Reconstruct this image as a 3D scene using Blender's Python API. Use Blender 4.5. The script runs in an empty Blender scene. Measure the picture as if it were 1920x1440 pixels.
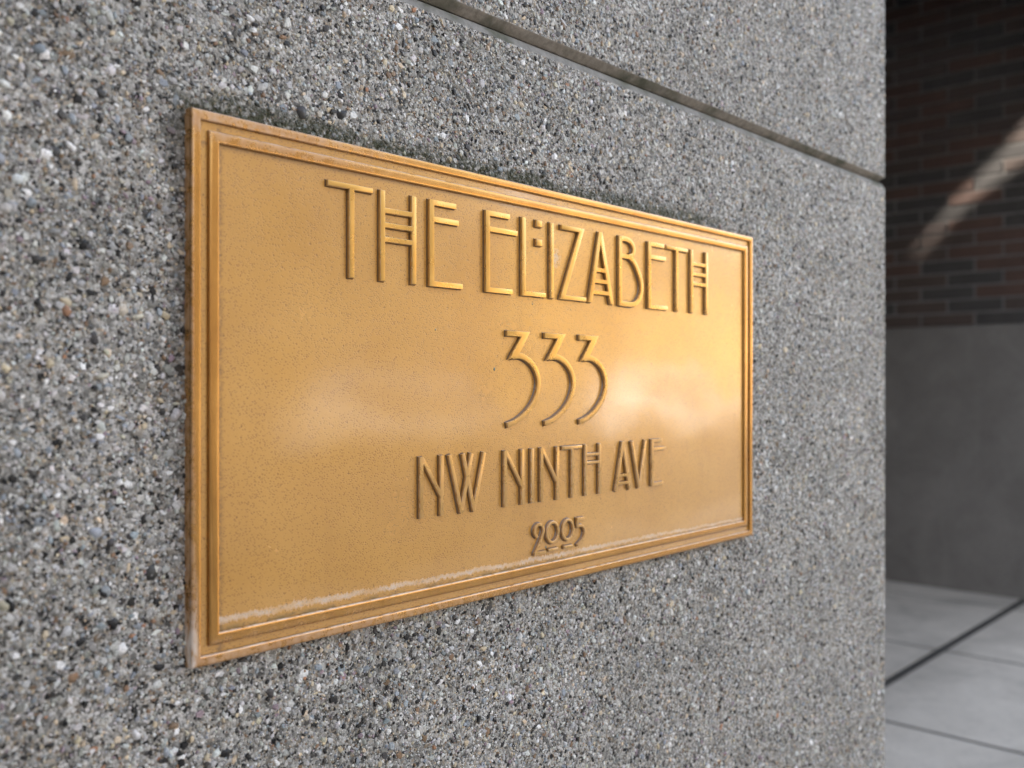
import bpy, bmesh, math, random
import numpy as np
from mathutils import Vector
from mathutils.geometry import delaunay_2d_cdt

R = math.radians
scene = bpy.context.scene
col = scene.collection
rng = np.random.default_rng(7)
random.seed(7)

# ------------------------------------------------------------------ camera
H = 1.25                                   # camera height over the pavement
cam_d = bpy.data.cameras.new('camera')
cam = bpy.data.objects.new('camera', cam_d)
col.objects.link(cam)
cam.location = (0.0, -0.596, H)
cam.rotation_euler = (R(90), 0, R(-47.5))
cam_d.sensor_fit = 'HORIZONTAL'
cam_d.sensor_width = 36.0
cam_d.lens = 36.0 * 1790.0 / 1920.0
cam_d.clip_start = 0.02
cam_d.clip_end = 2000.0
cam_d.dof.use_dof = True
cam_d.dof.focus_distance = 0.83
cam_d.dof.aperture_fstop = 5.2
scene.camera = cam

# ------------------------------------------------------------------ sky and sun
SUN = Vector((0.45, -0.62, -0.64)).normalized()        # the way the sunlight travels
elev = math.asin(-SUN.z)
world = bpy.data.worlds.new('World')
scene.world = world
world.use_nodes = True
wt = world.node_tree
bg = wt.nodes['Background']
sky = wt.nodes.new('ShaderNodeTexSky')
sky.sky_type = 'NISHITA'
sky.sun_disc = False
sky.sun_elevation = elev
sky.sun_rotation = math.atan2(-SUN.x, -SUN.y)
sky.air_density = 1.0
sky.dust_density = 2.2
sky.ozone_density = 1.0
hsv = wt.nodes.new('ShaderNodeHueSaturation')
hsv.inputs['Saturation'].default_value = 0.44
wt.links.new(sky.outputs[0], hsv.inputs['Color'])
wt.links.new(hsv.outputs[0], bg.inputs['Color'])
bg.inputs['Strength'].default_value = 0.15
sun_d = bpy.data.lights.new('sun', 'SUN')
sun_d.energy = 2.8
sun_d.angle = R(1.2)
sun_d.color = (1.0, 0.93, 0.82)
sun = bpy.data.objects.new('sun', sun_d)
sun.rotation_euler = SUN.to_track_quat('-Z', 'Y').to_euler()
sun.location = (-20, 30, 40)
col.objects.link(sun)

scene.view_settings.view_transform = 'Standard'
scene.view_settings.look = 'None'
scene.view_settings.exposure = 2.72
scene.view_settings.gamma = 1.0
scene.view_settings.use_curve_mapping = False
scene.cycles.use_denoising = True
scene.cycles.max_bounces = 5
scene.cycles.diffuse_bounces = 4
scene.cycles.glossy_bounces = 4

# ------------------------------------------------------------------ node helpers
class NT:
    def __init__(self, name):
        self.m = bpy.data.materials.new(name)
        self.m.use_nodes = True
        self.t = self.m.node_tree
        self.p = self.t.nodes['Principled BSDF']
    def n(self, typ, **kw):
        nd = self.t.nodes.new(typ)
        for k, v in kw.items():
            setattr(nd, k, v)
        return nd
    def put(self, sock, v):
        if hasattr(v, 'is_linked') or hasattr(v, 'links'):
            self.t.links.new(v, sock)
        else:
            if isinstance(v, (tuple, list)) and len(v) == 3 and sock.type == 'RGBA':
                v = (*v, 1.0)
            sock.default_value = v
    def math(self, op, a, b=0.0, c=0.0, clamp=False):
        nd = self.n('ShaderNodeMath', operation=op, use_clamp=clamp)
        self.put(nd.inputs[0], a); self.put(nd.inputs[1], b); self.put(nd.inputs[2], c)
        return nd.outputs[0]
    def mix(self, fac, a, b, mode='MIX'):
        nd = self.n('ShaderNodeMix', data_type='RGBA', blend_type=mode)
        self.put(nd.inputs[0], fac); self.put(nd.inputs[6], a); self.put(nd.inputs[7], b)
        return nd.outputs[2]
    def step(self, v, lo, hi):
        nd = self.n('ShaderNodeMapRange', interpolation_type='SMOOTHSTEP')
        self.put(nd.inputs[0], v); self.put(nd.inputs[1], lo); self.put(nd.inputs[2], hi)
        return nd.outputs[0]
    def lerp(self, v, lo, hi, a, b):
        nd = self.n('ShaderNodeMapRange')
        self.put(nd.inputs[0], v); self.put(nd.inputs[1], lo); self.put(nd.inputs[2], hi)
        self.put(nd.inputs[3], a); self.put(nd.inputs[4], b)
        return nd.outputs[0]
    def pos(self):
        return self.n('ShaderNodeNewGeometry').outputs['Position']
    def xyz(self, v):
        nd = self.n('ShaderNodeSeparateXYZ'); self.put(nd.inputs[0], v)
        return nd.outputs
    def noise(self, vec, scale, detail=4, rough=0.55, dist=0.0):
        nd = self.n('ShaderNodeTexNoise')
        self.put(nd.inputs['Vector'], vec)
        nd.inputs['Scale'].default_value = scale
        nd.inputs['Detail'].default_value = detail
        nd.inputs['Roughness'].default_value = rough
        nd.inputs['Distortion'].default_value = dist
        return nd.outputs[0]
    def voro(self, vec, scale, feature='F1', rnd=1.0):
        nd = self.n('ShaderNodeTexVoronoi', feature=feature)
        self.put(nd.inputs['Vector'], vec)
        nd.inputs['Scale'].default_value = scale
        nd.inputs['Randomness'].default_value = rnd
        return nd
    def ramp(self, v, stops, interp='LINEAR'):
        nd = self.n('ShaderNodeValToRGB')
        cr = nd.color_ramp
        cr.interpolation = interp
        while len(cr.elements) < len(stops):
            cr.elements.new(0.5)
        for e, (p, c) in zip(cr.elements, stops):
            e.position = p
            e.color = (*c, 1.0)
        self.put(nd.inputs[0], v)
        return nd.outputs[0]
    def bump(self, h, strength, dist, nrm=None):
        nd = self.n('ShaderNodeBump')
        nd.inputs['Strength'].default_value = strength
        nd.inputs['Distance'].default_value = dist
        self.put(nd.inputs['Height'], h)
        if nrm is not None:
            self.put(nd.inputs['Normal'], nrm)
        return nd.outputs[0]
    def set(self, **kw):
        for k, v in kw.items():
            self.put(self.p.inputs[k.replace('_', ' ')], v)
        return self.m
    def scaled(self, vec, s):
        nd = self.n('ShaderNodeMapping')
        self.put(nd.inputs[0], vec)
        nd.inputs['Scale'].default_value = s
        return nd.outputs[0]

def lin(r, g, b):
    f = lambda c: (c / 255) / 12.92 if c / 255 <= .04045 else ((c / 255 + .055) / 1.055) ** 2.4
    return (f(r), f(g), f(b))

# plaque extents (metres): x to the right along the wall, z up
PX0, PX1 = 0.330, 1.1055
PZ0, PZ1 = H - 0.1932, H + 0.1876
WY = 0.010                                 # face of the precast wall; the plaque front is y = 0
XC = 1.5695                                # outer corner of the wall

# ------------------------------------------------------------------ materials
def moss_shade_tint(k, base):
    """moss above the plaque; grime and painted shade along its left side"""
    p = k.pos()
    x, y, z = k.xyz(p)
    n1 = k.noise(p, 45, 2, .6)
    n2 = k.noise(p, 260, 1, .6)
    wob = k.math('MULTIPLY_ADD', n1, 0.030, -0.015)
    up = k.math('ADD', k.math('SUBTRACT', z, PZ1), wob)
    above = k.math('MULTIPLY', k.step(up, 0.022, 0.007), k.step(up, -0.03, -0.01))
    inx = k.math('MULTIPLY', k.step(k.math('ADD', x, wob), PX0 - 0.022, PX0 + 0.012), k.step(x, PX1 + 0.005, PX1 - 0.14))
    m1 = k.math('MULTIPLY', above, inx)
    left = k.math('SUBTRACT', PX0, k.math('ADD', x, wob))
    m2 = k.math('MULTIPLY', k.math('MULTIPLY', k.step(left, 0.026, 0.002), k.step(left, -.02, -.005)), k.math('MULTIPLY', k.step(z, PZ1 + .02, PZ1 - .02), k.step(z, PZ0 - .01, PZ1 - .06)))
    m1 = k.math('MULTIPLY', m1, k.lerp(n2, .34, .58, .25, 1.0))
    c = k.mix(k.math('MULTIPLY', m1, 0.96), base, (0.026, 0.030, 0.007))
    c = k.mix(k.math('MULTIPLY', m2, 0.45), c, (0.030, 0.026, 0.020))  # dark left margin: grime with the plaque's shade painted in
    return c

def mat_concrete(name, dark=1.0, fine=True):
    k = NT(name)
    p = k.pos()
    v1 = k.voro(p, 420)
    c1 = k.xyz(v1.outputs['Color'])[0]
    stops = [(0.0, lin(16, 16, 15)), (.12, lin(78, 76, 72)), (.26, lin(122, 120, 115)), (.46, lin(152, 150, 145)),
             (.64, lin(176, 174, 168)), (.79, lin(146, 133, 114)), (.89, lin(202, 200, 197)), (1.0, lin(232, 231, 228))]
    g = k.ramp(c1, stops, 'CONSTANT')
    v2 = k.voro(p, 210)
    c2 = k.xyz(v2.outputs['Color'])[1]
    g2 = k.ramp(c2, stops, 'CONSTANT')
    g = k.mix(0.30, g, g2)
    big = k.noise(p, 9, 2, .6)
    g = k.mix(1.0, g, k.ramp(big, [(.25, (.80, .80, .79)), (.75, (1.12, 1.11, 1.10))]), 'MULTIPLY')
    g = k.mix(1.0, g, (dark, dark, dark), 'MULTIPLY')
    g = moss_shade_tint(k, g)
    hgt = k.math('ADD', k.math('MULTIPLY', v1.outputs['Distance'], -1.0), k.math('MULTIPLY', k.noise(p, 900, 1, .7), 0.8))
    k.set(Base_Color=g, Roughness=0.75, Normal=k.bump(hgt, 0.7, 0.0012))
    return k.m

def mat_pebble():
    k = NT('aggregate_stone')
    a = k.n('ShaderNodeAttribute', attribute_name='Col')
    p = k.pos()
    n = k.noise(p, 700, 2, .6)
    c = k.mix(1.0, a.outputs['Color'], k.ramp(n, [(.25, (.62, .62, .62)), (.75, (1.25, 1.24, 1.22))]), 'MULTIPLY')
    big = k.noise(p, 9, 2, .6)
    c = k.mix(1.0, c, k.ramp(big, [(.25, (.80, .80, .79)), (.75, (1.12, 1.11, 1.10))]), 'MULTIPLY')
    c = moss_shade_tint(k, c)
    k.set(Base_Color=c, Roughness=k.lerp(n, .3, .7, .34, .62), Normal=k.bump(n, .35, .0006))
    return k.m

def mat_reveal(name, c0, c1):
    k = NT(name)
    p = k.pos()
    n = k.noise(p, 140, 5, .65)
    n2 = k.noise(p, 16, 4, .6)
    c = k.ramp(n, [(.28, c0), (.72, c1)])
    c = k.mix(k.step(n2, .45, .68), c, (.075, .078, .052))
    k.set(Base_Color=c, Roughness=.85, Normal=k.bump(n, .6, .001))
    return k.m

def bronze_masks(k):
    p = k.pos()
    return p, k.xyz(p)

def mat_bronze(name, field):
    k = NT(name)
    p, (x, y, z) = bronze_masks(k)
    cloud = k.noise(p, 11, 4, .55)
    fine = k.noise(p, 380, 4, .6)
    if field:
        c = k.ramp(cloud, [(.25, (.490, .250, .055)), (.55, (.545, .286, .064)), (.8, (.585, .318, .078))])
        drip = k.noise(k.scaled(p, (1, 1, .10)), 55, 4, .6)
        c = k.mix(k.math('MULTIPLY', k.step(drip, .50, .75), .14), c, (.36, .175, .045))
        smear = k.noise(p, 16, 4, .6, .4)
        # cast stipple: small dark pits, in drifts
        warp = k.n('ShaderNodeMapping'); k.put(warp.inputs[0], p)
        warp.inputs['Rotation'].default_value = (0, R(28), 0)
        warp.inputs['Scale'].default_value = (1.0, 1.0, 1.75)
        v = k.voro(warp.outputs[0], 470)
        drift = k.noise(p, 24, 4, .6)
        keep = k.math('GREATER_THAN', k.xyz(v.outputs['Color'])[0], k.lerp(drift, .3, .7, .62, .18))
        dots = k.math('MULTIPLY', k.step(v.outputs['Distance'], .46, .24), keep)
        v3 = k.voro(p, 250)
        keep3 = k.math('GREATER_THAN', k.xyz(v3.outputs['Color'])[2], .90)
        dots3 = k.math('MULTIPLY', k.step(v3.outputs['Distance'], .26, .12), keep3)
        allp = k.math('MAXIMUM', k.math('MULTIPLY', dots, .58), k.math('MULTIPLY', dots3, .75))
        c = k.mix(allp, c, (.120, .056, .012))
        # lime bloom left by rain standing on the lower rail, algae below it
        zb = k.math('SUBTRACT', z, PZ0 + 0.021)
        cen = k.lerp(x, PX0, PX1, 0.0078, 0.0026)
        jit = k.math('MULTIPLY_ADD', k.noise(k.scaled(p, (1, 1, .25)), 420, 4, .7), 0.009, -0.0045)
        slow = k.math('MULTIPLY_ADD', k.noise(p, 30, 2, .5), 0.005, -0.0025)
        d = k.math('ABSOLUTE', k.math('SUBTRACT', k.math('ADD', zb, k.math('ADD', jit, slow)), cen))
        wid = k.lerp(x, PX0, PX1, 0.0028, 0.0015)
        band = k.step(k.math('DIVIDE', d, wid), 1.15, 0.35)
        band = k.math('MULTIPLY', band, k.lerp(k.noise(p, 900, 3, .8), .32, .6, .25, 1.0))
        band = k.math('MULTIPLY', band, k.step(zb, 0.0006, 0.0022))
        inside = k.math('MULTIPLY', k.math('GREATER_THAN', x, PX0 + .0205), k.math('GREATER_THAN', zb, 0.0))
        inside = k.math('MULTIPLY', inside, k.math('LESS_THAN', x, PX1 - .0205))
        band = k.math('MULTIPLY', k.math('MULTIPLY', band, inside), k.lerp(k.noise(p, 38, 3, .6), .35, .62, .30, 1.0))
        alg = k.math('MULTIPLY', k.step(zb, k.math('MULTIPLY', cen, .62), 0.0004), k.math('MULTIPLY', inside, k.step(k.noise(p, 60, 4, .6), .40, .60)))
        c = k.mix(k.math('MULTIPLY', alg, .6), c, (.10, .085, .03))
        # darker tone along the left and top edges of the field
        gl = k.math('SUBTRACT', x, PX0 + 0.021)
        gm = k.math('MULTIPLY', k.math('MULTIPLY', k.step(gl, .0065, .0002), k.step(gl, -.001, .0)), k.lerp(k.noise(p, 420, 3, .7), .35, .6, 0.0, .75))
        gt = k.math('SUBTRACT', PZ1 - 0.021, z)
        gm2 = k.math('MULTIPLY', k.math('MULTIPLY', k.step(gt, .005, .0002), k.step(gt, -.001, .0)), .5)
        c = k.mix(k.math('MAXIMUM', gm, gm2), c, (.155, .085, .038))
        # pale scuff between two letters
        sx = k.math('SUBTRACT', x, PX0 + .3875); sz = k.math('SUBTRACT', z, H + .123)
        sd = k.math('ADD', k.math('POWER', k.math('DIVIDE', sx, .007), 2.0), k.math('POWER', k.math('DIVIDE', sz, .009), 2.0))
        scuff = k.math('MULTIPLY', k.step(sd, 1.5, .1), k.step(k.noise(p, 190, 4, .7), .42, .58))
        band = k.math('MAXIMUM', band, k.math('MULTIPLY', scuff, .6))
        c = k.mix(k.math('MULTIPLY', band, .85), c, (.66, .58, .50))
        met = k.lerp(k.math('MAXIMUM', band, allp), 0, 1, .28, .15)
        wav = k.noise(p, 7.5, 2, .4)
        nb = k.bump(wav, .22, .006)
        nb = k.bump(k.math('ADD', k.math('MULTIPLY', allp, -1.2), k.math('MULTIPLY', fine, .5)), .30, .0005, nb)
        rough = k.math('ADD', k.lerp(band, 0, 1, .23, .8), k.lerp(smear, .3, .8, 0.0, .06))
        k.set(Base_Color=c, Metallic=met, Roughness=rough, Normal=nb, Coat_Weight=.8, Coat_Roughness=k.lerp(smear, .3, .8, .09, .14))
        wn = k.bump(k.noise(p, 6.0, 2, .4), .30, .008)
        k.put(k.p.inputs['Coat Normal'], wn)
    else:
        c = k.ramp(cloud, [(.3, (.40, .195, .046)), (.7, (.52, .275, .075))])
        # pale oxide where the rails weather: lower left corner, upper left rail, along the lower rail
        ox = k.noise(p, 120, 5, .7)
        cx = k.math('SUBTRACT', x, PX0); cz = k.math('SUBTRACT', z, PZ0)
        m1 = k.math('MULTIPLY', k.step(cz, .024, .0), k.step(cx, .55, .0))
        m2 = k.math('MULTIPLY', k.step(k.math('SUBTRACT', PZ1, z), .026, .010), k.step(cx, .26, .02))
        m3 = k.math('MULTIPLY', k.step(cx, .0045, .0), k.step(cz, .30, .0))
        m4 = k.math('MULTIPLY', k.step(cx, .0022, .0004), .75)
        m = k.math('MAXIMUM', k.math('MAXIMUM', m1, m2), k.math('MAXIMUM', m3, m4))
        m = k.math('MULTIPLY', m, k.step(ox, .30, .70))
        m = k.math('MULTIPLY', m, .60)
        streak = k.noise(k.scaled(p, (1, 1, .08)), 520, 3, .6)
        m = k.math('MAXIMUM', m, k.math('MULTIPLY', k.step(streak, .62, .80), .10))
        c = k.mix(m, c, (.56, .40, .30))
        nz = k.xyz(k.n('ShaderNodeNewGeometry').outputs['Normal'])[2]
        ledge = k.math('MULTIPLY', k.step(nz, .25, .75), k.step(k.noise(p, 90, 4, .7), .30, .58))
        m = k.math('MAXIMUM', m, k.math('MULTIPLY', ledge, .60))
        c = k.mix(k.math('MULTIPLY', ledge, .7), c, (.66, .58, .50))  # lime plus a painted sky glint on upward-facing rail edges
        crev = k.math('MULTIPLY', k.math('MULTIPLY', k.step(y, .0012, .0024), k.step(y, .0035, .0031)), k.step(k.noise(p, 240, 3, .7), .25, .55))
        c = k.mix(k.math('MULTIPLY', crev, .8), c, (.07, .04, .02))  # grime line with shade painted in at the foot of the rails
        scuff = k.math('MULTIPLY', k.math('MULTIPLY', k.step(cx, .0060, .0015), k.step(cz, .085, .0)), k.step(k.noise(k.scaled(p, (1, 1, .25)), 150, 4, .7), .36, .56))
        m = k.math('MAXIMUM', m, k.math('MULTIPLY', scuff, .6))
        c = k.mix(k.math('MULTIPLY', scuff, .8), c, (.72, .66, .60))
        dk = k.math('MULTIPLY', k.step(k.noise(p, 55, 3, .6), .45, .75), .35)
        c = k.mix(dk, c, (.30, .13, .035))
        met = k.lerp(m, 0, .6, .85, .1)
        k.set(Base_Color=c, Metallic=met, Roughness=k.lerp(m, 0, .6, .20, .5),
              Normal=k.bump(fine, .10, .0004), Coat_Weight=.15, Coat_Roughness=.12)
    return k.m

def mat_letter():
    k = NT('letter_bronze')
    p, (x, y, z) = bronze_masks(k)
    n = k.noise(p, 70, 3, .5)
    fine = k.noise(p, 420, 3, .6)
    c = k.ramp(k.noise(p, 30, 3, .6), [(.3, (.50, .275, .062)), (.7, (.60, .355, .098))])
    low = k.step(z, H + .02, H - .06)
    # dull tan film on the lower lines of the lettering
    film = k.math('MULTIPLY', k.lerp(n, .3, .7, .5, 1.0), k.lerp(low, 0, 1, .04, .45))
    c = k.mix(film, c, (.40, .235, .125))
    # pale oxide and a painted edge highlight on the letter bevels
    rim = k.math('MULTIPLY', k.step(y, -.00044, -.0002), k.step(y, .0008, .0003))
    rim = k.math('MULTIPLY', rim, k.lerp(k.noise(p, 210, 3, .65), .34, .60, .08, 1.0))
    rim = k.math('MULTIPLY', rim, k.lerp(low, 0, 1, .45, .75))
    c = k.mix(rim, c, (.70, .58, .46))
    # tarnish and painted contact shade at the foot of each letter
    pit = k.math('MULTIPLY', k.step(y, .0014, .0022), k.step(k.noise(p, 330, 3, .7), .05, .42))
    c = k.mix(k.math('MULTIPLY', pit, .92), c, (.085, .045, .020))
    met = k.math('MULTIPLY', k.lerp(k.math('ADD', film, rim), 0, .8, .80, .15), k.math('SUBTRACT', 1.0, pit))
    k.set(Base_Color=c, Metallic=met, Roughness=k.lerp(n, .3, .7, .24, .34),
          Normal=k.bump(fine, .05, .0004), Coat_Weight=.12, Coat_Roughness=.12)
    return k.m

def mat_verdigris():
    k = NT('verdigris')
    p = k.pos()
    k.set(Base_Color=k.ramp(k.noise(p, 900, 3, .6), [(.3, (.03, .05, .05)), (.7, (.12, .24, .24))]), Roughness=.8)
    return k.m

def mat_plain(name, c0, c1, scale, rough=.8, bump=.3, bd=.002, detail=5):
    k = NT(name)
    p = k.pos()
    n = k.noise(p, scale, detail, .62)
    n2 = k.noise(p, scale * .13, 3, .6)
    c = k.ramp(n, [(.28, c0), (.72, c1)])
    c = k.mix(1.0, c, k.ramp(n2, [(.3, (.82, .82, .82)), (.7, (1.1, 1.1, 1.1))]), 'MULTIPLY')
    k.set(Base_Color=c, Roughness=rough, Normal=k.bump(n, bump, bd))
    return k.m

M = {}
M['concrete'] = mat_concrete('exposed_aggregate_concrete')
M['pebble'] = mat_pebble()
M['reveal_low'] = mat_reveal('reveal_cement', (.15, .144, .13), (.26, .253, .235))
M['reveal_up'] = mat_reveal('reveal_stained', (.17, .145, .115), (.34, .30, .25))
M['sealant'] = mat_reveal('joint_sealant', (.08, .065, .05), (.16, .135, .105))
M['field'] = mat_bronze('bronze_field', True)
M['rail'] = mat_bronze('bronze_rail', False)
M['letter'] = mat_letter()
M['verdigris'] = mat_verdigris()
def mat_slab():
    k = NT('paving_concrete')
    p = k.pos()
    a = k.noise(p, 2.6, 5, .62, .6); b = k.noise(p, 30, 4, .65); d = k.noise(p, 260, 2, .6)
    c = k.ramp(a, [(.30, (.35, .328, .295)), (.55, (.50, .468, .42)), (.75, (.58, .545, .49))])
    c = k.mix(k.math('MULTIPLY', k.step(b, .50, .72), .35), c, (.30, .29, .275))
    c = k.mix(k.math('MULTIPLY', k.step(d, .60, .70), .4), c, (.20, .195, .185))
    k.set(Base_Color=c, Roughness=.8, Normal=k.bump(d, .2, .001))
    return k.m
M['slab'] = mat_slab()
M['slab_joint'] = mat_plain('paving_joint', (.022, .022, .021), (.05, .05, .047), 60, .9)
M['asphalt'] = mat_plain('asphalt', (.06, .06, .058), (.095, .092, .09), 90, .9)
M['pavement'] = mat_plain('far_pavement', (.09, .087, .083), (.13, .126, .12), 3, .85)
M['earth'] = mat_plain('ground', (.10, .095, .085), (.15, .14, .13), .4, .9)
M['render'] = mat_plain('building_render', (.22, .21, .20), (.28, .27, .26), 2, .85)
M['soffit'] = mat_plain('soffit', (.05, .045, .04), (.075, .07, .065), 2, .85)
def mat_base():
    k = NT('smooth_base_concrete')
    p = k.pos()
    a = k.noise(p, 3.2, 5, .65, .5); d = k.noise(p, 70, 4, .7)
    c = k.ramp(a, [(.28, (.125, .114, .104)), (.5, (.155, .143, .131)), (.74, (.19, .176, .162))])
    c = k.mix(k.math('MULTIPLY', k.step(d, .48, .70), .35), c, (.075, .070, .066))
    run = k.noise(k.scaled(p, (1, 1, .06)), 9, 4, .6)
    c = k.mix(k.math('MULTIPLY', k.step(run, .54, .72), .2), c, (.24, .225, .205))
    k.set(Base_Color=c, Roughness=.85, Normal=k.bump(d, .4, .003))
    return k.m
M['base'] = mat_base()
M['light_blocker'] = mat_plain('blocker_concrete', (.36, .35, .33), (.46, .45, .43), 14)
M['frame'] = mat_plain('window_frame', (.25, .25, .24), (.35, .35, .34), 20)
M['mortar'] = mat_plain('mortar', (.16, .15, .145), (.22, .21, .20), 80, .9)
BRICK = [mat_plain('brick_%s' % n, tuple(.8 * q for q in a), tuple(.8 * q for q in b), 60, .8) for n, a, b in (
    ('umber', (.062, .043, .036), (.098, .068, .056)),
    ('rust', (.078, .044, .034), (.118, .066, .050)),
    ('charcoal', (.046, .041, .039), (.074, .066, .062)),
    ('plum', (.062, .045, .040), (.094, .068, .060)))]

# ------------------------------------------------------------------ mesh helpers
def link(name, me, mat=None, parent=None, kind=None, label=None, cat=None, group=None):
    o = bpy.data.objects.new(name, me)
    col.objects.link(o)
    if mat is not None and me is not None and not me.materials:
        me.materials.append(mat)
    if parent is not None:
        o.parent = parent
    for k_, v_ in (('kind', kind), ('label', label), ('category', cat), ('group', group)):
        if v_:
            o[k_] = v_
    return o

def mesh(name, verts, faces, smooth=False):
    me = bpy.data.meshes.new(name)
    me.from_pydata([tuple(v) for v in verts], [], faces)
    if smooth:
        me.polygons.foreach_set('use_smooth', [True] * len(me.polygons))
    me.update()
    return me

def bm_mesh(bm, name, smooth=False):
    bmesh.ops.recalc_face_normals(bm, faces=bm.faces)
    me = bpy.data.meshes.new(name)
    bm.to_mesh(me); bm.free()
    if smooth:
        me.polygons.foreach_set('use_smooth', [True] * len(me.polygons))
    return me

def box(name, x0, x1, y0, y1, z0, z1, bevel=0.0, segs=2):
    bm = bmesh.new()
    bmesh.ops.create_cube(bm, size=1)
    for v in bm.verts:
        v.co = Vector(((x0 + x1) / 2 + v.co.x * (x1 - x0), (y0 + y1) / 2 + v.co.y * (y1 - y0), (z0 + z1) / 2 + v.co.z * (z1 - z0)))
    if bevel:
        bmesh.ops.bevel(bm, geom=bm.edges[:], offset=bevel, segments=segs, profile=.5, affect='EDGES')
    return bm_mesh(bm, name)

def empty(name, loc, **kw):
    return link(name, None, **kw) if loc is None else _empty(name, loc, **kw)
def _empty(name, loc, **kw):
    o = link(name, None, **kw)
    o.empty_display_size = .05
    o['base'] = list(loc)
    return o

# ------------------------------------------------------------------ ground, street
link('ground', mesh('ground', [(-600, -600, -.16), (600, -600, -.16), (600, 600, -.16), (-600, 600, -.16)], [(0, 1, 2, 3)]), M['earth'], kind='structure')
link('road', mesh('road', [(-300, -13.2, -.15), (300, -13.2, -.15), (300, -4.2, -.15), (-300, -4.2, -.15)], [(0, 1, 2, 3)]), M['asphalt'], kind='structure')
link('far_pavement', box('far_pavement', -300, 300, -17.0, -13.2, -.158, 0.0, .015), M['pavement'], kind='structure')
pav = link('pavement', box('pavement', -300, 300, -4.2, 6.5, -.158, -.0022, .002), M['slab_joint'], kind='structure')
GX = [-6.53, -5.41, -4.29, -3.17, -2.05, -0.93, 0.19, 1.31, 2.43, 3.55, 4.67, 5.79, 6.91]
GY = [-4.19, -3.16, -2.16, -1.17, -.17, .95, 2.07, 3.19, 4.31]
for i in range(len(GX) - 1):
    for j in range(len(GY) - 1):
        x0, x1, y0, y1 = GX[i] + .012, GX[i + 1] - .012, GY[j] + .023, GY[j + 1] - .023
        if x0 < 1.5 and y0 > -.1:
            continue
        if j >= 5 and x1 > 6.09:
            x1 = 6.085
        if j == 4 and i == 11:
            x1 = 6.085
        link('paving_slab', box('paving_slab', x0, x1, y0, y1, -.10, random.uniform(-.0004, .0006), .001, 1), M['slab'], pav)
for (x0, x1) in ((-300, -6.53), (6.91, 300)):
    link('pavement_strip', box('pavement_strip', x0, x1, -4.19, -.17, -.10, 0, .001, 1), M['slab'], pav)

# ------------------------------------------------------------------ precast wall with the reveal
Z1, Z2 = H + 0.3195, H + 0.3385
def sweep(profile, x_left, y_back, c=0.0045):
    """profile of (depth, height) swept along the front face, round the corner and back"""
    verts, faces = [], []
    for d, z in profile:
        verts += [(x_left, WY + d, z), (XC - c - .4142 * d, WY + d, z), (XC - d, WY + c + .4142 * d, z), (XC - d, y_back, z)]
    for i in range(len(profile) - 1):
        a, b = 4 * i, 4 * (i + 1)
        for j in range(3):
            faces.append((a + j, a + j + 1, b + j + 1, b + j))
    return verts, faces

wall = empty('aggregate_wall', (XC, WY, 0), label='grey exposed aggregate concrete wall behind the bronze plaque', cat='wall')
def panel(profile, mats, label):
    v, f = sweep(profile, -3.0, 4.4)
    me = mesh('precast_panel', v, f)
    for m_ in mats:
        me.materials.append(M[m_])
    for poly in me.polygons:
        seg = poly.index // 3
        poly.material_index = 1 if profile[seg][0] != profile[seg + 1][0] else 0
    return link('precast_panel', me, None, wall, label=label)
low = panel([(0, -.01), (0, Z1), (.0045, Z1 + .0080), (.0085, Z1 + .0105), (.04, Z1 + .0105)], ('concrete', 'reveal_low'), 'lower panel that carries the plaque')
upp = panel([(.04, Z1 + .0122), (.0095, Z1 + .0122), (.0010, Z2 - .0010), (0, Z2), (0, 6.2)], ('concrete', 'reveal_up'), 'upper panel above the horizontal reveal')
v, f = sweep([(.0125, Z1 - .02), (.0125, Z2 + .02)], -3.0, 4.3)
link('sealant_joint', mesh('sealant_joint', v, f), M['sealant'], wall)

# ---- aggregate stones, real relief
PAL = [((228, 228, 227), .085), ((200, 201, 200), .16), ((178, 178, 175), .20), ((140, 139, 135), .12), ((144, 152, 160), .10),
       ((204, 188, 162), .07), ((132, 106, 82), .045), ((60, 58, 58), .08), ((8, 8, 9), .135), ((150, 132, 142), .025), ((164, 122, 92), .008), ((184, 179, 162), .03)]  # near-black tone: dark stones, and the shade of pits painted as stones
pal = np.array([lin(*c) for c, _ in PAL]); pw = np.array([w for _, w in PAL]); pw /= pw.sum()

def scatter(n, x0, x1, rmin, rmax, power, margin=.07):
    xs = rng.uniform(x0, x1, n)
    half = .300 * xs + .165 + margin
    zs = H + rng.uniform(-1, 1, n) * half
    keep_w = rng.uniform(0, 1, n) < half / (.300 * x1 + .165 + margin)
    u = rng.uniform(0, 1, n)
    a = 1 - power
    rs = (rmin ** a + u * (rmax ** a - rmin ** a)) ** (1 / a)
    bad = (xs > PX0 + .004) & (xs < PX1 - .004) & (zs > PZ0 + .004) & (zs < PZ1 - .004)
    bad |= (zs > Z1 - rs * .8) & (zs < Z2 + rs * .8)
    bad |= (xs > XC - .0015) | ((xs > XC - .0035 - rs * .6) & (rs > .0021))
    ok = keep_w & ~bad
    return np.stack([xs[ok], zs[ok], rs[ok]], 1)

near = scatter(126000, .13, .80, .00075, .0046, 3.3)
far = scatter(62000, .80, XC, .0011, .0044, 3.2)
big = scatter(1000, .13, XC, .0032, .0056, 2.6)
P = np.concatenate([near, far, big])
dist = .737 * P[:, 0] + .676 * .6
order = np.argsort(-(P[:, 2] / dist))
P = P[order]
NS = 300

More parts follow.
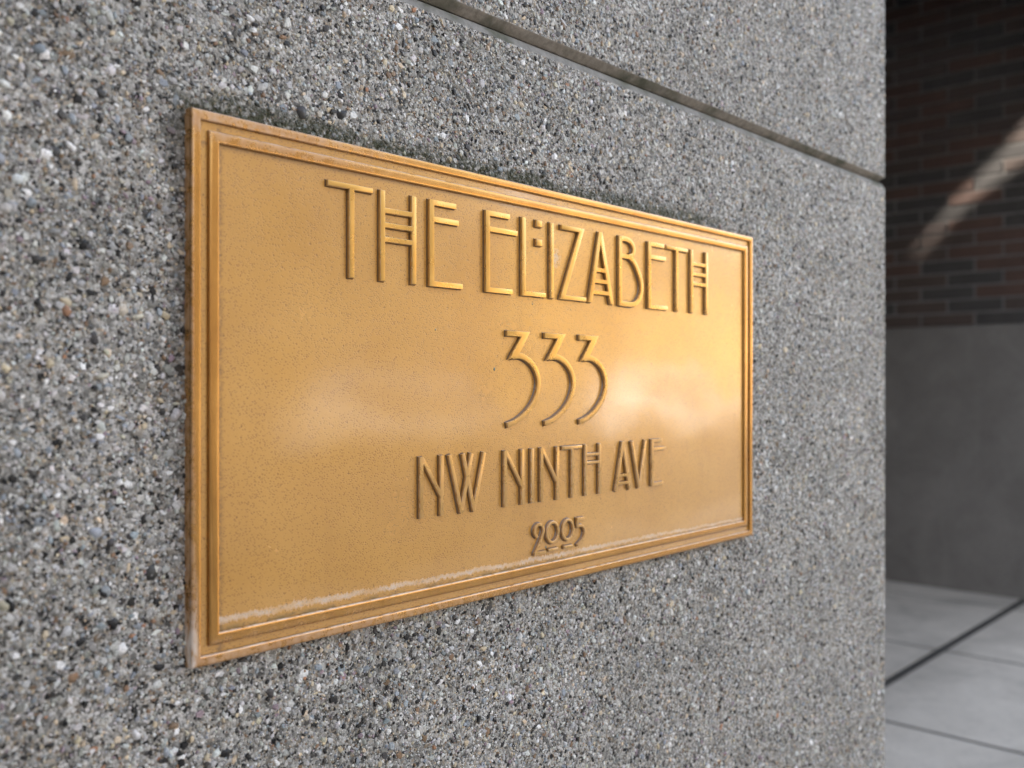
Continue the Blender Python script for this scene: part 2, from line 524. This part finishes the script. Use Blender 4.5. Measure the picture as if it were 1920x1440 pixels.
def stones(P, nseg):
    """each stone: a rounded, faceted cap bedded in the wall face"""
    n = len(P)
    ang = np.arange(nseg) / nseg * 2 * np.pi
    A = ang[None] + rng.uniform(-.28, .28, (n, nseg)) + rng.uniform(0, 6.28, (n, 1))
    rad = rng.uniform(.72, 1.22, (n, nseg))
    el = rng.uniform(.42, 1.0, (n, 1))
    ex = np.cos(A) * rad; ez = np.sin(A) * rad * el
    rot = rng.uniform(0, 6.28, (n, 1))
    X = ex * np.cos(rot) - ez * np.sin(rot); Zc = ex * np.sin(rot) + ez * np.cos(rot)
    r = P[:, 2:3]
    hgt = np.minimum(r, .0025) * rng.uniform(.12, .85, (n, 1))
    tx = rng.uniform(-.35, .35, (n, 1)); tz = rng.uniform(-.35, .35, (n, 1))
    V = np.zeros((n, nseg * 2 + 1, 3))
    yb = (WY + np.maximum(0, P[:, 0] - (XC - .0045)))[:, None]
    s = rng.uniform(.66, .86, (n, 1))
    V[:, :nseg, 0] = P[:, 0:1] + X * r; V[:, :nseg, 2] = P[:, 1:2] + Zc * r; V[:, :nseg, 1] = yb + .0004
    V[:, nseg:2 * nseg, 0] = P[:, 0:1] + X * r * s; V[:, nseg:2 * nseg, 2] = P[:, 1:2] + Zc * r * s
    V[:, nseg:2 * nseg, 1] = yb - hgt * .8 - (X * tx + Zc * tz) * hgt * .8
    V[:, 2 * nseg, 0] = P[:, 0]; V[:, 2 * nseg, 2] = P[:, 1]; V[:, 2 * nseg, 1] = yb[:, 0] - hgt[:, 0]
    tri = []
    for i in range(nseg):
        j = (i + 1) % nseg
        tri += [(i, j, nseg + j), (i, nseg + j, nseg + i), (nseg + i, nseg + j, 2 * nseg)]
    C = pal[rng.choice(len(pal), n, p=pw)] * rng.uniform(.75, 1.2, (n, 1)) * rng.uniform(.96, 1.04, (n, 3))
    return V, np.array(tri), np.clip(C, 0, .8)

def stone_mesh(V, tri, C, name):
    n, nv, _ = V.shape
    T = (tri[None] + (np.arange(n) * nv)[:, None, None]).reshape(-1, 3)
    me = bpy.data.meshes.new(name)
    me.vertices.add(n * nv)
    me.vertices.foreach_set('co', V.reshape(-1).astype(np.float32))
    me.loops.add(len(T) * 3)
    me.loops.foreach_set('vertex_index', T.reshape(-1).astype(np.int32))
    me.polygons.add(len(T))
    me.polygons.foreach_set('loop_start', (np.arange(len(T)) * 3).astype(np.int32))
    me.polygons.foreach_set('loop_total', np.full(len(T), 3, np.int32))
    me.polygons.foreach_set('use_smooth', np.full(len(T), n == 1, bool))
    me.update(calc_edges=True)
    at = me.attributes.new('Col', 'FLOAT_COLOR', 'POINT')
    cc = np.ones((n, nv, 4), np.float32); cc[:, :, :3] = C[:, None, :]
    at.data.foreach_set('color', cc.reshape(-1))
    me.materials.append(M['pebble'])
    return me

V, tri, C = stones(P[:NS], 8)
for i in range(NS):
    me = stone_mesh(V[i:i + 1], tri, C[i:i + 1], 'pebble')
    link('pebble', me, None, low if P[i, 1] < (Z1 + Z2) / 2 else upp)
rest = P[NS:]
for par, sel in ((low, rest[:, 1] < (Z1 + Z2) / 2), (upp, rest[:, 1] > (Z1 + Z2) / 2)):
    V, tri, C = stones(rest[sel], 5)
    link('aggregate', stone_mesh(V, tri, C, 'aggregate'), None, par, kind='stuff')

# ------------------------------------------------------------------ the plaque
plq = empty('bronze_plaque', (PX0, WY, PZ0), label='rectangular bronze address plaque with raised lettering on the aggregate wall', cat='plaque')
FY = 0.0031                               # sunken field
def frame_mesh(name, rings):
    verts, faces = [], []
    for d, y in rings:
        verts += [(PX0 + d, y, PZ0 + d), (PX1 - d, y, PZ0 + d), (PX1 - d, y, PZ1 - d), (PX0 + d, y, PZ1 - d)]
    for i in range(len(rings) - 1):
        for j in range(4):
            a, b = 4 * i + j, 4 * i + (j + 1) % 4
            faces.append((a, b, b + 4, a + 4))
    bm = bmesh.new()
    vs = [bm.verts.new(v_) for v_ in verts]
    for f_ in faces:
        bm.faces.new([vs[i_] for i_ in f_])
    me = bm_mesh(bm, name, True)
    me.set_sharp_from_angle(angle=R(32))
    return me
link('field', box('field', PX0 + .001, PX1 - .001, FY, WY + .002, PZ0 + .001, PZ1 - .001), M['field'], plq, label='stippled sunken field')
def rail(a, b, outer):
    e = .0012
    w = b - a
    rings = [(a, WY + .002 if outer else FY + .001), (a, .0012)]
    for t in (.02, .06, .12, .22, .36, .5, .64, .78, .88, .94, .98):       # half-round rail
        rings.append((a + w * t,   .0012 - .0014 * (1 - abs(2 * t - 1) ** 5)))
    rings += [(b, .0012), (b, FY + .001)]
    return rings
link('outer_rail', frame_mesh('outer_rail', rail(0.0, .0070, True)), M['rail'], plq)
link('inner_rail', frame_mesh('inner_rail', rail(.0130, .0210, False)), M['rail'], plq)

# lettering: strokes in millimetres, u from the plaque's left edge, v from camera height
def quad(p, q, w):
    p = Vector(p); q = Vector(q)
    n = Vector((-(q - p).y, (q - p).x)).normalized() * w / 2
    return [tuple(p + n), tuple(p - n), tuple(q - n), tuple(q + n)]
def vbar(u, v0, v1, w): return [(u - w / 2, v0), (u + w / 2, v0), (u + w / 2, v1), (u - w / 2, v1)]
def hbar(u0, u1, v, w): return [(u0, v - w / 2), (u1, v - w / 2), (u1, v + w / 2), (u0, v + w / 2)]
def ribbon(pts, w0, w1=None, closed=False):
    w1 = w0 if w1 is None else w1
    pts = [Vector(p) for p in pts]
    # Catmull-Rom resample
    out = []
    n = len(pts)
    rngi = range(n if closed else n - 1)
    for i in rngi:
        p0 = pts[(i - 1) % n] if closed or i > 0 else pts[0] * 2 - pts[1]
        p1 = pts[i]; p2 = pts[(i + 1) % n]
        p3 = pts[(i + 2) % n] if closed or i + 2 < n else pts[-1] * 2 - pts[-2]
        for s in range(5):
            t = s / 5
            out.append(.5 * ((2 * p1) + (p2 - p0) * t + (2 * p0 - 5 * p1 + 4 * p2 - p3) * t * t + (3 * p1 - p0 - 3 * p2 + p3) * t ** 3))
    if not closed:
        out.append(pts[-1])
    L, Rr = [], []
    m = len(out)
    for i, p in enumerate(out):
        a = out[(i - 1) % m] if closed or i > 0 else p
        b = out[(i + 1) % m] if closed or i < m - 1 else p
        d = (b - a).normalized()
        nn = Vector((-d.y, d.x)) * (w0 + (w1 - w0) * i / m) / 2
        L.append(tuple(p + nn)); Rr.append(tuple(p - nn))
    quads = []
    for i in range(m if closed else m - 1):
        j = (i + 1) % m
        quads.append([L[i], Rr[i], Rr[j], L[j]])
    return quads

def glyph_mesh(polys, bevel, top=-0.0005):
    verts, edges, faces = [], [], []
    for pg in polys:
        area = sum(pg[i][0] * pg[(i + 1) % len(pg)][1] - pg[(i + 1) % len(pg)][0] * pg[i][1] for i in range(len(pg)))
        if area < 0:
            pg = pg[::-1]
        b = len(verts)
        verts += [Vector(p) for p in pg]
        faces.append(list(range(b, b + len(pg))))
    vo, eo, fo, _, _, ff = delaunay_2d_cdt(verts, edges, faces, 1, 1e-3)
    bm = bmesh.new()
    vs = [bm.verts.new((PX0 + v_.x / 1000, top, H + v_.y / 1000)) for v_ in vo]
    for f_, src in zip(fo, ff):
        if src:
            try:
                bm.faces.new([vs[i_] for i_ in f_])
            except ValueError:
                pass
    bmesh.ops.delete(bm, geom=[v_ for v_ in bm.verts if not v_.link_faces], context='VERTS')
    bmesh.ops.recalc_face_normals(bm, faces=bm.faces)
    if sum(f_.normal.y * f_.calc_area() for f_ in bm.faces) > 0:
        bmesh.ops.reverse_faces(bm, faces=bm.faces)
    bmesh.ops.dissolve_limit(bm, angle_limit=.02, verts=bm.verts[:], edges=bm.edges[:])
    bnd = [e for e in bm.edges if e.is_boundary]
    ret = bmesh.ops.extrude_edge_only(bm, edges=bnd)
    nv = [g for g in ret['geom'] if isinstance(g, bmesh.types.BMVert)]
    for v_ in nv:
        v_.co.y = .0019
    bmesh.ops.recalc_face_normals(bm, faces=bm.faces)
    bm.normal_update()
    # fillet that spreads on to the field
    foot = [e for e in bm.edges if e.is_boundary]
    nrm = {}
    for e in foot:
        for v_ in e.verts:
            nrm.setdefault(v_.co.to_tuple(6), Vector((0, 0, 0)))
            nrm[v_.co.to_tuple(6)] += e.link_faces[0].normal
    keys = {v_: v_.co.to_tuple(6) for e in foot for v_ in e.verts}
    ret = bmesh.ops.extrude_edge_only(bm, edges=foot)
    for g in ret['geom']:
        if isinstance(g, bmesh.types.BMVert):
            d_ = nrm.get(g.co.to_tuple(6), Vector((0, 0, 0))).copy(); d_.y = 0
            if d_.length > 0:
                d_.normalize()
            g.co += d_ * .0015
            g.co.y = FY + .0004
    bmesh.ops.recalc_face_normals(bm, faces=bm.faces)
    rim = [e for e in bnd if e.is_valid]
    bmesh.ops.bevel(bm, geom=rim, offset=bevel, segments=3, profile=.5, affect='EDGES', clamp_overlap=True)
    bmesh.ops.triangulate(bm, faces=[f_ for f_ in bm.faces if len(f_.verts) > 4])
    me = bpy.data.meshes.new('letter')
    bm.to_mesh(me); bm.free()
    me.polygons.foreach_set('use_smooth', [True] * len(me.polygons))
    me.set_sharp_from_angle(angle=R(38))
    return me

T1, B1, W1, S1 = 156.2, 82.8, 5.3, 4.4
def E_(u, ends, T=T1, B=B1, W=W1, S=S1, mid=139.8):
    l = u - W / 2 + .2
    return [vbar(u, B, T, W), hbar(l, ends[0], T - S / 2 - .01, S), hbar(l, ends[1], mid, S), hbar(l, ends[2], B + S / 2 + .01, S)]
def H_(a, b, bars, T=T1, B=B1, W=W1, S=S1):
    return [vbar(a, B, T, W), vbar(b, B, T, W)] + [hbar(a, b, y, S) for y in bars]
GL = []
def glyph(name, polys, bevel=.0007, label=None):
    GL.append((name, polys, bevel, label))
ab = [140.3, 128.5, 117.0]
glyph('letter_t', [hbar(112.2, 156.4, 153.9, S1), vbar(135.2, B1, 154, W1)])
glyph('letter_h', H_(166.3, 199.9, ab))
glyph('letter_e', E_(219.7, (248.4, 251.5, 256.3)))
glyph('letter_e', E_(288.0, (317.2, 327.8, 320.9)))
glyph('letter_l', [vbar(336.6, B1, T1, W1), hbar(334.2, 368.4, 85.2, S1)])
glyph('colon', [hbar(354.6, 363.0, 152.8, 6.6)])
glyph('colon', [hbar(354.6, 363.0, 134.7, 6.6)])
glyph('letter_i', [vbar(377.7, B1, T1, W1)])
glyph('letter_z', [hbar(391.9, 426.4, 153.9, S1), [(421.4, 156.1), (428.4, 156.1), (396.4, 83.0), (389.6, 83.0)], hbar(391, 431.2, 85.2, S1)])
glyph('letter_a', [[(452.0, 156.2), (457.6, 156.2), (440.6, 82.8), (434.6, 82.8)], [(452.3, 156.0), (457.9, 156.0), (477.6, 82.9), (471.6, 82.9)],
                   hbar(446.2, 465.5, 117.0, S1 - .4), hbar(443.6, 468.4, 105.4, S1 - .4), hbar(441.0, 471.5, 93.8, S1 - .4)])
bb = ribbon([(489, 153.9), (500.5, 154.0), (509.5, 151.5), (514.2, 145.2), (512.0, 138.6), (505.5, 135.6)], 5.0)
bb += ribbon([(505.5, 136.0), (514.5, 131.0), (523.0, 120.5), (528.6, 108.2), (527.6, 97.2), (521.0, 88.8), (511.5, 85.3), (489, 85.0)], 5.2)
glyph('letter_b', [vbar(489.6, B1, T1, W1), hbar(488, 507.5, 135.6, S1)] + bb)
glyph('letter_e', E_(543.6, (572.1, 575.3, 579.3)))
glyph('letter_t', [hbar(576.6, 621.4, 153.9, S1), vbar(598.8, B1, 154, W1)])
glyph('letter_h', H_(630.2, 663.2, ab))
def three(o):
    arc = ribbon([(320.5, 25.6), (329.5, 26.4), (338.5, 24.6), (349.6, 18.4), (356.9, 8.3), (358.0, -3.2), (352.4, -16.0), (341.0, -27.0), (326.5, -34.8), (314.2, -38.0)], 5.6, 4.8)
    sh = lambda pg: [(a + o, b) for a, b in pg]
    return [sh(hbar(313.6, 341.5, 46.6, 5.0)), sh([(336.6, 49.1), (345.4, 49.1), (330.0, 27.6), (316.4, 22.6)])] + [sh(q) for q in arc]
for o in (0, 53.2, 106.4):
    glyph('digit_three', three(o))
T3, B3, W3 = -61.3, -112.5, 3.8
def N_(a, b):
    return [vbar(a, B3, T3, W3), vbar(b, B3, T3, W3), [(a - W3 / 2 + .1, T3 - .05), (a + W3 / 2 + .3, T3 - .05), (b + W3 / 2 - .1, -95.8), (b - W3 / 2 - .4, -95.8)]]
glyph('letter_n', N_(208.2, 231.5), .0006)
glyph('letter_w', [quad((240.9, T3), (255.6, B3), W3), quad((254.8, B3), (268.0, T3), W3), quad((257.3, T3), (271.0, B3), W3), quad((270.4, B3), (283.9, T3), W3)], .0006)
glyph('letter_n', N_(311.5, 335.2), .0006)
glyph('letter_i', [vbar(348.9, B3, T3, W3)], .0006)
glyph('letter_n', N_(362.6, 386.3), .0006)
glyph('letter_t', [hbar(393.5, 424.9, -63.0, 3.4), vbar(409.4, B3, -63, W3)], .0006)
glyph('letter_h', H_(430.9, 454.1, (-71.6, -79.8), T3, B3, W3, 2.9), .0006)
glyph('letter_a', [quad((494.6, T3), (481.8, B3), W3), quad((494.4, T3 - .1), (507.0, B3), W3), hbar(487.5, 502.8, -96.5, 2.9), hbar(485.4, 505.0, -104.7, 2.9)], .0006)
glyph('letter_v', [quad((511.0, T3), (524.4, B3 + .4), W3), quad((536.6, T3), (524.6, B3 + .5), W3)], .0006)
glyph('letter_e', E_(549.2, (568.2, 575.5, 571.0), T3 + .4, B3 + .3, W3, 3.4, -71.8), .0006)
w5 = 2.5
glyph('digit_two', ribbon([(356.4, -146.0), (353.0, -142.6), (352.6, -138.2), (355.6, -134.9), (360.0, -134.1), (364.0, -136.4), (365.2, -140.4), (363.6, -145.0), (359.2, -152.6), (353.0, -161.6)], w5) + [hbar(352.0, 369.0, -161.4, w5)], .0005)
def ring(cu, cv, ru, rv):
    return ribbon([(cu + ru * math.cos(a * math.pi / 8), cv + rv * math.sin(a * math.pi / 8)) for a in range(16)], w5, closed=True)
glyph('digit_zero', ring(379.3, -143.9, 8.6, 9.6), .0005)
glyph('underline', [hbar(372.8, 387.0, -160.6, w5)], .0005)
glyph('digit_zero', ring(402.6, -143.9, 8.4, 9.6), .0005)
glyph('underline', [hbar(396.4, 410.0, -160.6, w5)], .0005)
glyph('digit_five', [hbar(416.4, 428.4, -134.9, w5), vbar(417.4, -143.0, -134.0, w5)] + ribbon([(416.6, -142.2), (424.6, -142.4), (428.4, -145.6), (429.2, -150.3), (426.0, -156.2), (417.4, -161.2)], w5), .0005)
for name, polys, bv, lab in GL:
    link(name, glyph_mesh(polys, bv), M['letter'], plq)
# spots of green corrosion
for (u, v_, r) in ((300.0, 13.5, 1.6), (372.5, -157.6, 1.5), (227.0, 46.5, .9), (352.4, 76.0, .9), (410.5, 74.0, .7), (437.0, 82.0, .9)):
    bm = bmesh.new()
    bmesh.ops.create_icosphere(bm, subdivisions=2, radius=1)
    for q in bm.verts:
        j = 1 + .25 * random.uniform(-1, 1)
        q.co = Vector((PX0 + u / 1000 + q.co.x * r * .0007 * j, FY - .0000 + q.co.y * .00025, H + v_ / 1000 + q.co.z * r * .001 * j))
    link('corrosion_spot', bm_mesh(bm, 'corrosion_spot', True), M['verdigris'], plq)

# ------------------------------------------------------------------ the recess: brick wall on its concrete base
XB = 6.09
BZ = 1.60
bw = empty('brick_wall', (XB, 0, 0), label='dark brown brick wall on a smooth concrete base inside the shaded recess', cat='wall')
link('concrete_base', box('concrete_base', XB, XB + .40, .0, 4.4, -.011, BZ, .006), M['base'], bw)
link('mortar', box('mortar', XB + .018, XB + .38, .006, 4.39, BZ - .01, 4.0), M['mortar'], bw)
CH, BL = .0812, .316
brick_me = []
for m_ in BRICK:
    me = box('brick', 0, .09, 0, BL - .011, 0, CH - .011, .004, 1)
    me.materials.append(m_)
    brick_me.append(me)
rows = int((3.78 - BZ) / CH)
for r in range(rows):
    off = 1.596 - 1.0 + (BL / 2 if r % 2 else 0)
    off = off % BL
    for i in range(-1, 9):
        y0 = off + i * BL
        if y0 < .01 or y0 > 2.5:
            continue
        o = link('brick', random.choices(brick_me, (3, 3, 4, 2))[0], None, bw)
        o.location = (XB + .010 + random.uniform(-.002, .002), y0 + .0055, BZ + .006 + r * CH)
# upper brickwork out of the photograph's reach stays in the mortar backing

# ------------------------------------------------------------------ building behind the wall, recess roof with added openings and sky blocker
bld = empty('building', (-6, 6, 0), label='rendered building block behind the aggregate wall and around the recess', cat='building')
link('block', box('block', -14, XC - .06, WY + .05, 9, -.01, 6.15), M['render'], bld)
link('back_wall', box('back_wall', XC - .05, XB + .5, 4.4, 4.8, -.01, 4.0), M['render'], bld)
link('side_block', box('side_block', XB + .40, XB + 16, .05, 9, -.01, 5.2), M['render'], bld)
def project(y, z, zp=4.0):
    """point of the roof plane that the sun joins to a point of the brick wall"""
    t = (z - zp) / SUN.z
    return (XB - SUN.x * t, y - SUN.y * t)
def roof_mesh(outer, holes, z0, z1):
    verts = [Vector(p) for p in outer]
    faces = [list(range(len(outer)))]
    for h_ in holes:
        area = sum(h_[i][0] * h_[(i + 1) % len(h_)][1] - h_[(i + 1) % len(h_)][0] * h_[i][1] for i in range(len(h_)))
        if area < 0:
            h_ = h_[::-1]
        b = len(verts)
        verts += [Vector(p) for p in h_]
        faces.append(list(range(b, b + len(h_))))
    vo, eo, fo, _, _, ff = delaunay_2d_cdt(verts, [], faces, 1, 1e-4)
    bm = bmesh.new()
    vs = [bm.verts.new((v_.x, v_.y, z0)) for v_ in vo]
    for f_, src in zip(fo, ff):
        if src and all(s == 0 for s in src):
            bm.faces.new([vs[i_] for i_ in f_])
    r_ = bmesh.ops.extrude_face_region(bm, geom=bm.faces[:])
    for g in r_['geom']:
        if isinstance(g, bmesh.types.BMVert):
            g.co.z = z1
    return bm_mesh(bm, 'roof_slab')
streak_slit = [(.70, 3.06), (.956, 2.80), (1.13, 2.60), (1.37, 2.36), (1.62, 2.04), (1.60, 2.02), (1.37, 2.25), (1.13, 2.43), (.956, 2.53), (.70, 2.70)]  # invented roof openings, shaped to throw the sun streak on the brick
streak_slit2 = [(1.50, 2.16), (1.66, 2.10), (1.71, 2.045), (1.66, 2.08), (1.50, 2.145)]
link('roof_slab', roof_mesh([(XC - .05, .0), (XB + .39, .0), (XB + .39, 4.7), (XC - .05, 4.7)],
                            [[project(*p) for p in streak_slit], [project(*p) for p in streak_slit2]], 4.001, 4.03), M['soffit'], bld)
link('sky_blocker', box('sky_blocker', XC + .02, XB + .39, .02, .16, 2.85, 3.998), M['soffit'], bld)  # unseen board added to keep sky light off the upper brick

# added unseen block: dims the left of the wall, bounces light to the lettering
light_blocker = empty('light_blocker', (-1.4, 0, 0), label='unseen concrete block added left of the plaque to dim the wall', cat='light_blocker')
link('blocker_shaft', box('blocker_shaft', -1.95, -1.10, -1.7, WY + .04, -.011, 5.9, .01), M['light_blocker'], light_blocker)
link('blocker_cap', box('blocker_cap', -2.01, -1.04, -1.76, WY + .04, 5.9, 6.1, .01), M['light_blocker'], light_blocker)

# ------------------------------------------------------------------ across the street (mirrored in the bronze)
def far_building(x0, x1, y1, ht, wallm, label, nx, nz, glass, sill=.7):
    b = empty('far_building', (x0, y1, 0), label=label, cat='building', group='buildings across the street')
    link('wall', box('wall', x0, x1, y1 - 12, y1, -.155, ht), wallm, b)
    link('cornice', box('cornice', x0 - .2, x1 + .2, y1 - 12.2, y1 + .35, ht - .5, ht + .25, .04), M['frame'], b)
    sx = (x1 - x0) / nx; sz = (ht - .5 - sill) / nz
    wme = box('window', -sx * .28, sx * .28, 0, .07, 0, sz * .62, .01, 1); wme.materials.append(M['frame'])
    pme = box('pane', -sx * .25, sx * .25, .02, .09, sz * .04, sz * .58); pme.materials.append(glass)
    for i in range(nx):
        for j in range(nz):
            w = link('window', wme, None, b); w.location = (x0 + sx * (i + .5), y1, sill + sz * j)
            p = link('pane', pme, None, w)
k = NT('dark_glass'); k.set(Base_Color=(.02, .025, .03), Roughness=.08, Metallic=0.0); M['glass'] = k.m
M['ochre'] = mat_plain('ochre_render', (.54, .38, .15), (.62, .45, .20), 4)
M['redbrick'] = mat_plain('red_brick_far', (.11, .085, .07), (.16, .12, .10), 8)
M['cream'] = mat_plain('cream_render', (.11, .095, .075), (.15, .13, .105), 4)
far_building(-12, 4, -17, 13, M['redbrick'], 'red brick building across the street, left of the brown one', 5, 4, M['glass'])
far_building(4.4, 19, -17, 10, M['cream'], 'brown rendered building across the street between red brick and ochre ones', 5, 3, M['glass'])
far_building(24, 46, -17, 7.5, M['ochre'], 'ochre building across the street beyond a gap', 7, 1, M['glass'], 4.2)

k = NT('white_car_paint'); k.set(Base_Color=(.78, .78, .77), Roughness=.25, Coat_Weight=.6, Coat_Roughness=.05); M['paint'] = k.m
k = NT('tyre_rubber'); k.set(Base_Color=(.02, .02, .02), Roughness=.8); M['tyre'] = k.m
k = NT('alloy'); k.set(Base_Color=(.5, .5, .5), Metallic=.9, Roughness=.35); M['alloy'] = k.m
k = NT('lamp_lens'); k.set(Base_Color=(.6, .6, .6), Roughness=.1); M['lens'] = k.m
def loft(name, prof, half, tuck):
    """side outline (x, z) extruded across the car, narrowing towards the roof"""
    bm = bmesh.new()
    A = []; B = []
    for x, z in prof:
        w = half - tuck * max(0, z - .95)
        A.append(bm.verts.new((x, -w, z))); B.append(bm.verts.new((x, w, z)))
    n = len(prof)
    bm.faces.new(A); bm.faces.new(B[::-1])
    for i in range(n):
        j = (i + 1) % n
        bm.faces.new((A[i], B[i], B[j], A[j]))
    bmesh.ops.recalc_face_normals(bm, faces=bm.faces)
    bmesh.ops.bevel(bm, geom=bm.edges[:], offset=.05, segments=2, affect='EDGES')
    return bm_mesh(bm, name, True)
def car():
    c = empty('parked_car', (0, 0, 0), cat='car', group='cars parked on the far side of the street')
    link('body', loft('body', [(-2.3, .30), (2.3, .30), (2.36, .62), (2.25, .92), (1.25, 1.04), (.55, 1.62), (-1.7, 1.70), (-2.28, 1.10), (-2.36, .6)], .90, .16), M['paint'], c)
    for s in (-1, 1):
        g = mesh('side_window', [(1.0, s * .885, 1.06), (.48, s * .80, 1.54), (-1.6, s * .79, 1.60), (-2.0, s * .885, 1.10)], [(0, 1, 2, 3)])
        link('side_window', g, M['glass'], c)
        link('headlight', box('headlight', 2.24, 2.345, s * .68 - .16, s * .68 + .16, .68, .82, .02), M['lens'], c)
    link('windscreen', mesh('windscreen', [(1.20, -.76, 1.12), (1.20, .76, 1.12), (.66, .70, 1.58), (.66, -.70, 1.58)], [(0, 1, 2, 3)]), M['glass'], c)
    for x in (-1.45, 1.45):
        for s in (-1, 1):
            bm = bmesh.new()
            bmesh.ops.create_cone(bm, cap_ends=True, segments=28, radius1=.34, radius2=.34, depth=.24)
            bmesh.ops.rotate(bm, verts=bm.verts, matrix=__import__('mathutils').Matrix.Rotation(R(90), 3, 'X'))
            bmesh.ops.bevel(bm, geom=[e for e in bm.edges if e.calc_length() < .2], offset=.03, segments=2, affect='EDGES')
            w = link('wheel', bm_mesh(bm, 'wheel'), M['tyre'], c); w.location = (x, s * .80, .34)
            bm = bmesh.new()
            bmesh.ops.create_cone(bm, cap_ends=True, segments=20, radius1=.21, radius2=.17, depth=.05)
            bmesh.ops.rotate(bm, verts=bm.verts, matrix=__import__('mathutils').Matrix.Rotation(R(90 * s), 3, 'X'))
            q = link('rim', bm_mesh(bm, 'rim'), M['alloy'], w); q.location = (0, s * .125, 0)
    return c
def copy_tree(o, parent=None):
    c = o.copy(); col.objects.link(c); c.parent = parent
    for ch in [q for q in bpy.data.objects if q.parent == o]:
        copy_tree(ch, c)
    return c
c0 = car()
c1 = copy_tree(c0)
k = NT('silver_car_paint'); k.set(Base_Color=(.40, .40, .40), Roughness=.3, Coat_Weight=.6, Coat_Roughness=.05)
for q in bpy.data.objects:
    if q.parent == c1 and q.name.startswith('body'):
        q.data = q.data.copy(); q.data.materials[0] = k.m
c0.location = (18.8, -12.0, -.15); c1.location = (10.9, -12.0, -.15)
c0['label'] = 'white parked car across the street in front of the brown building end'
c1['label'] = 'silver parked car across the street nearer to the red brick building'
for o in bpy.data.objects:
    if 'base' in o.keys():
        del o['base']
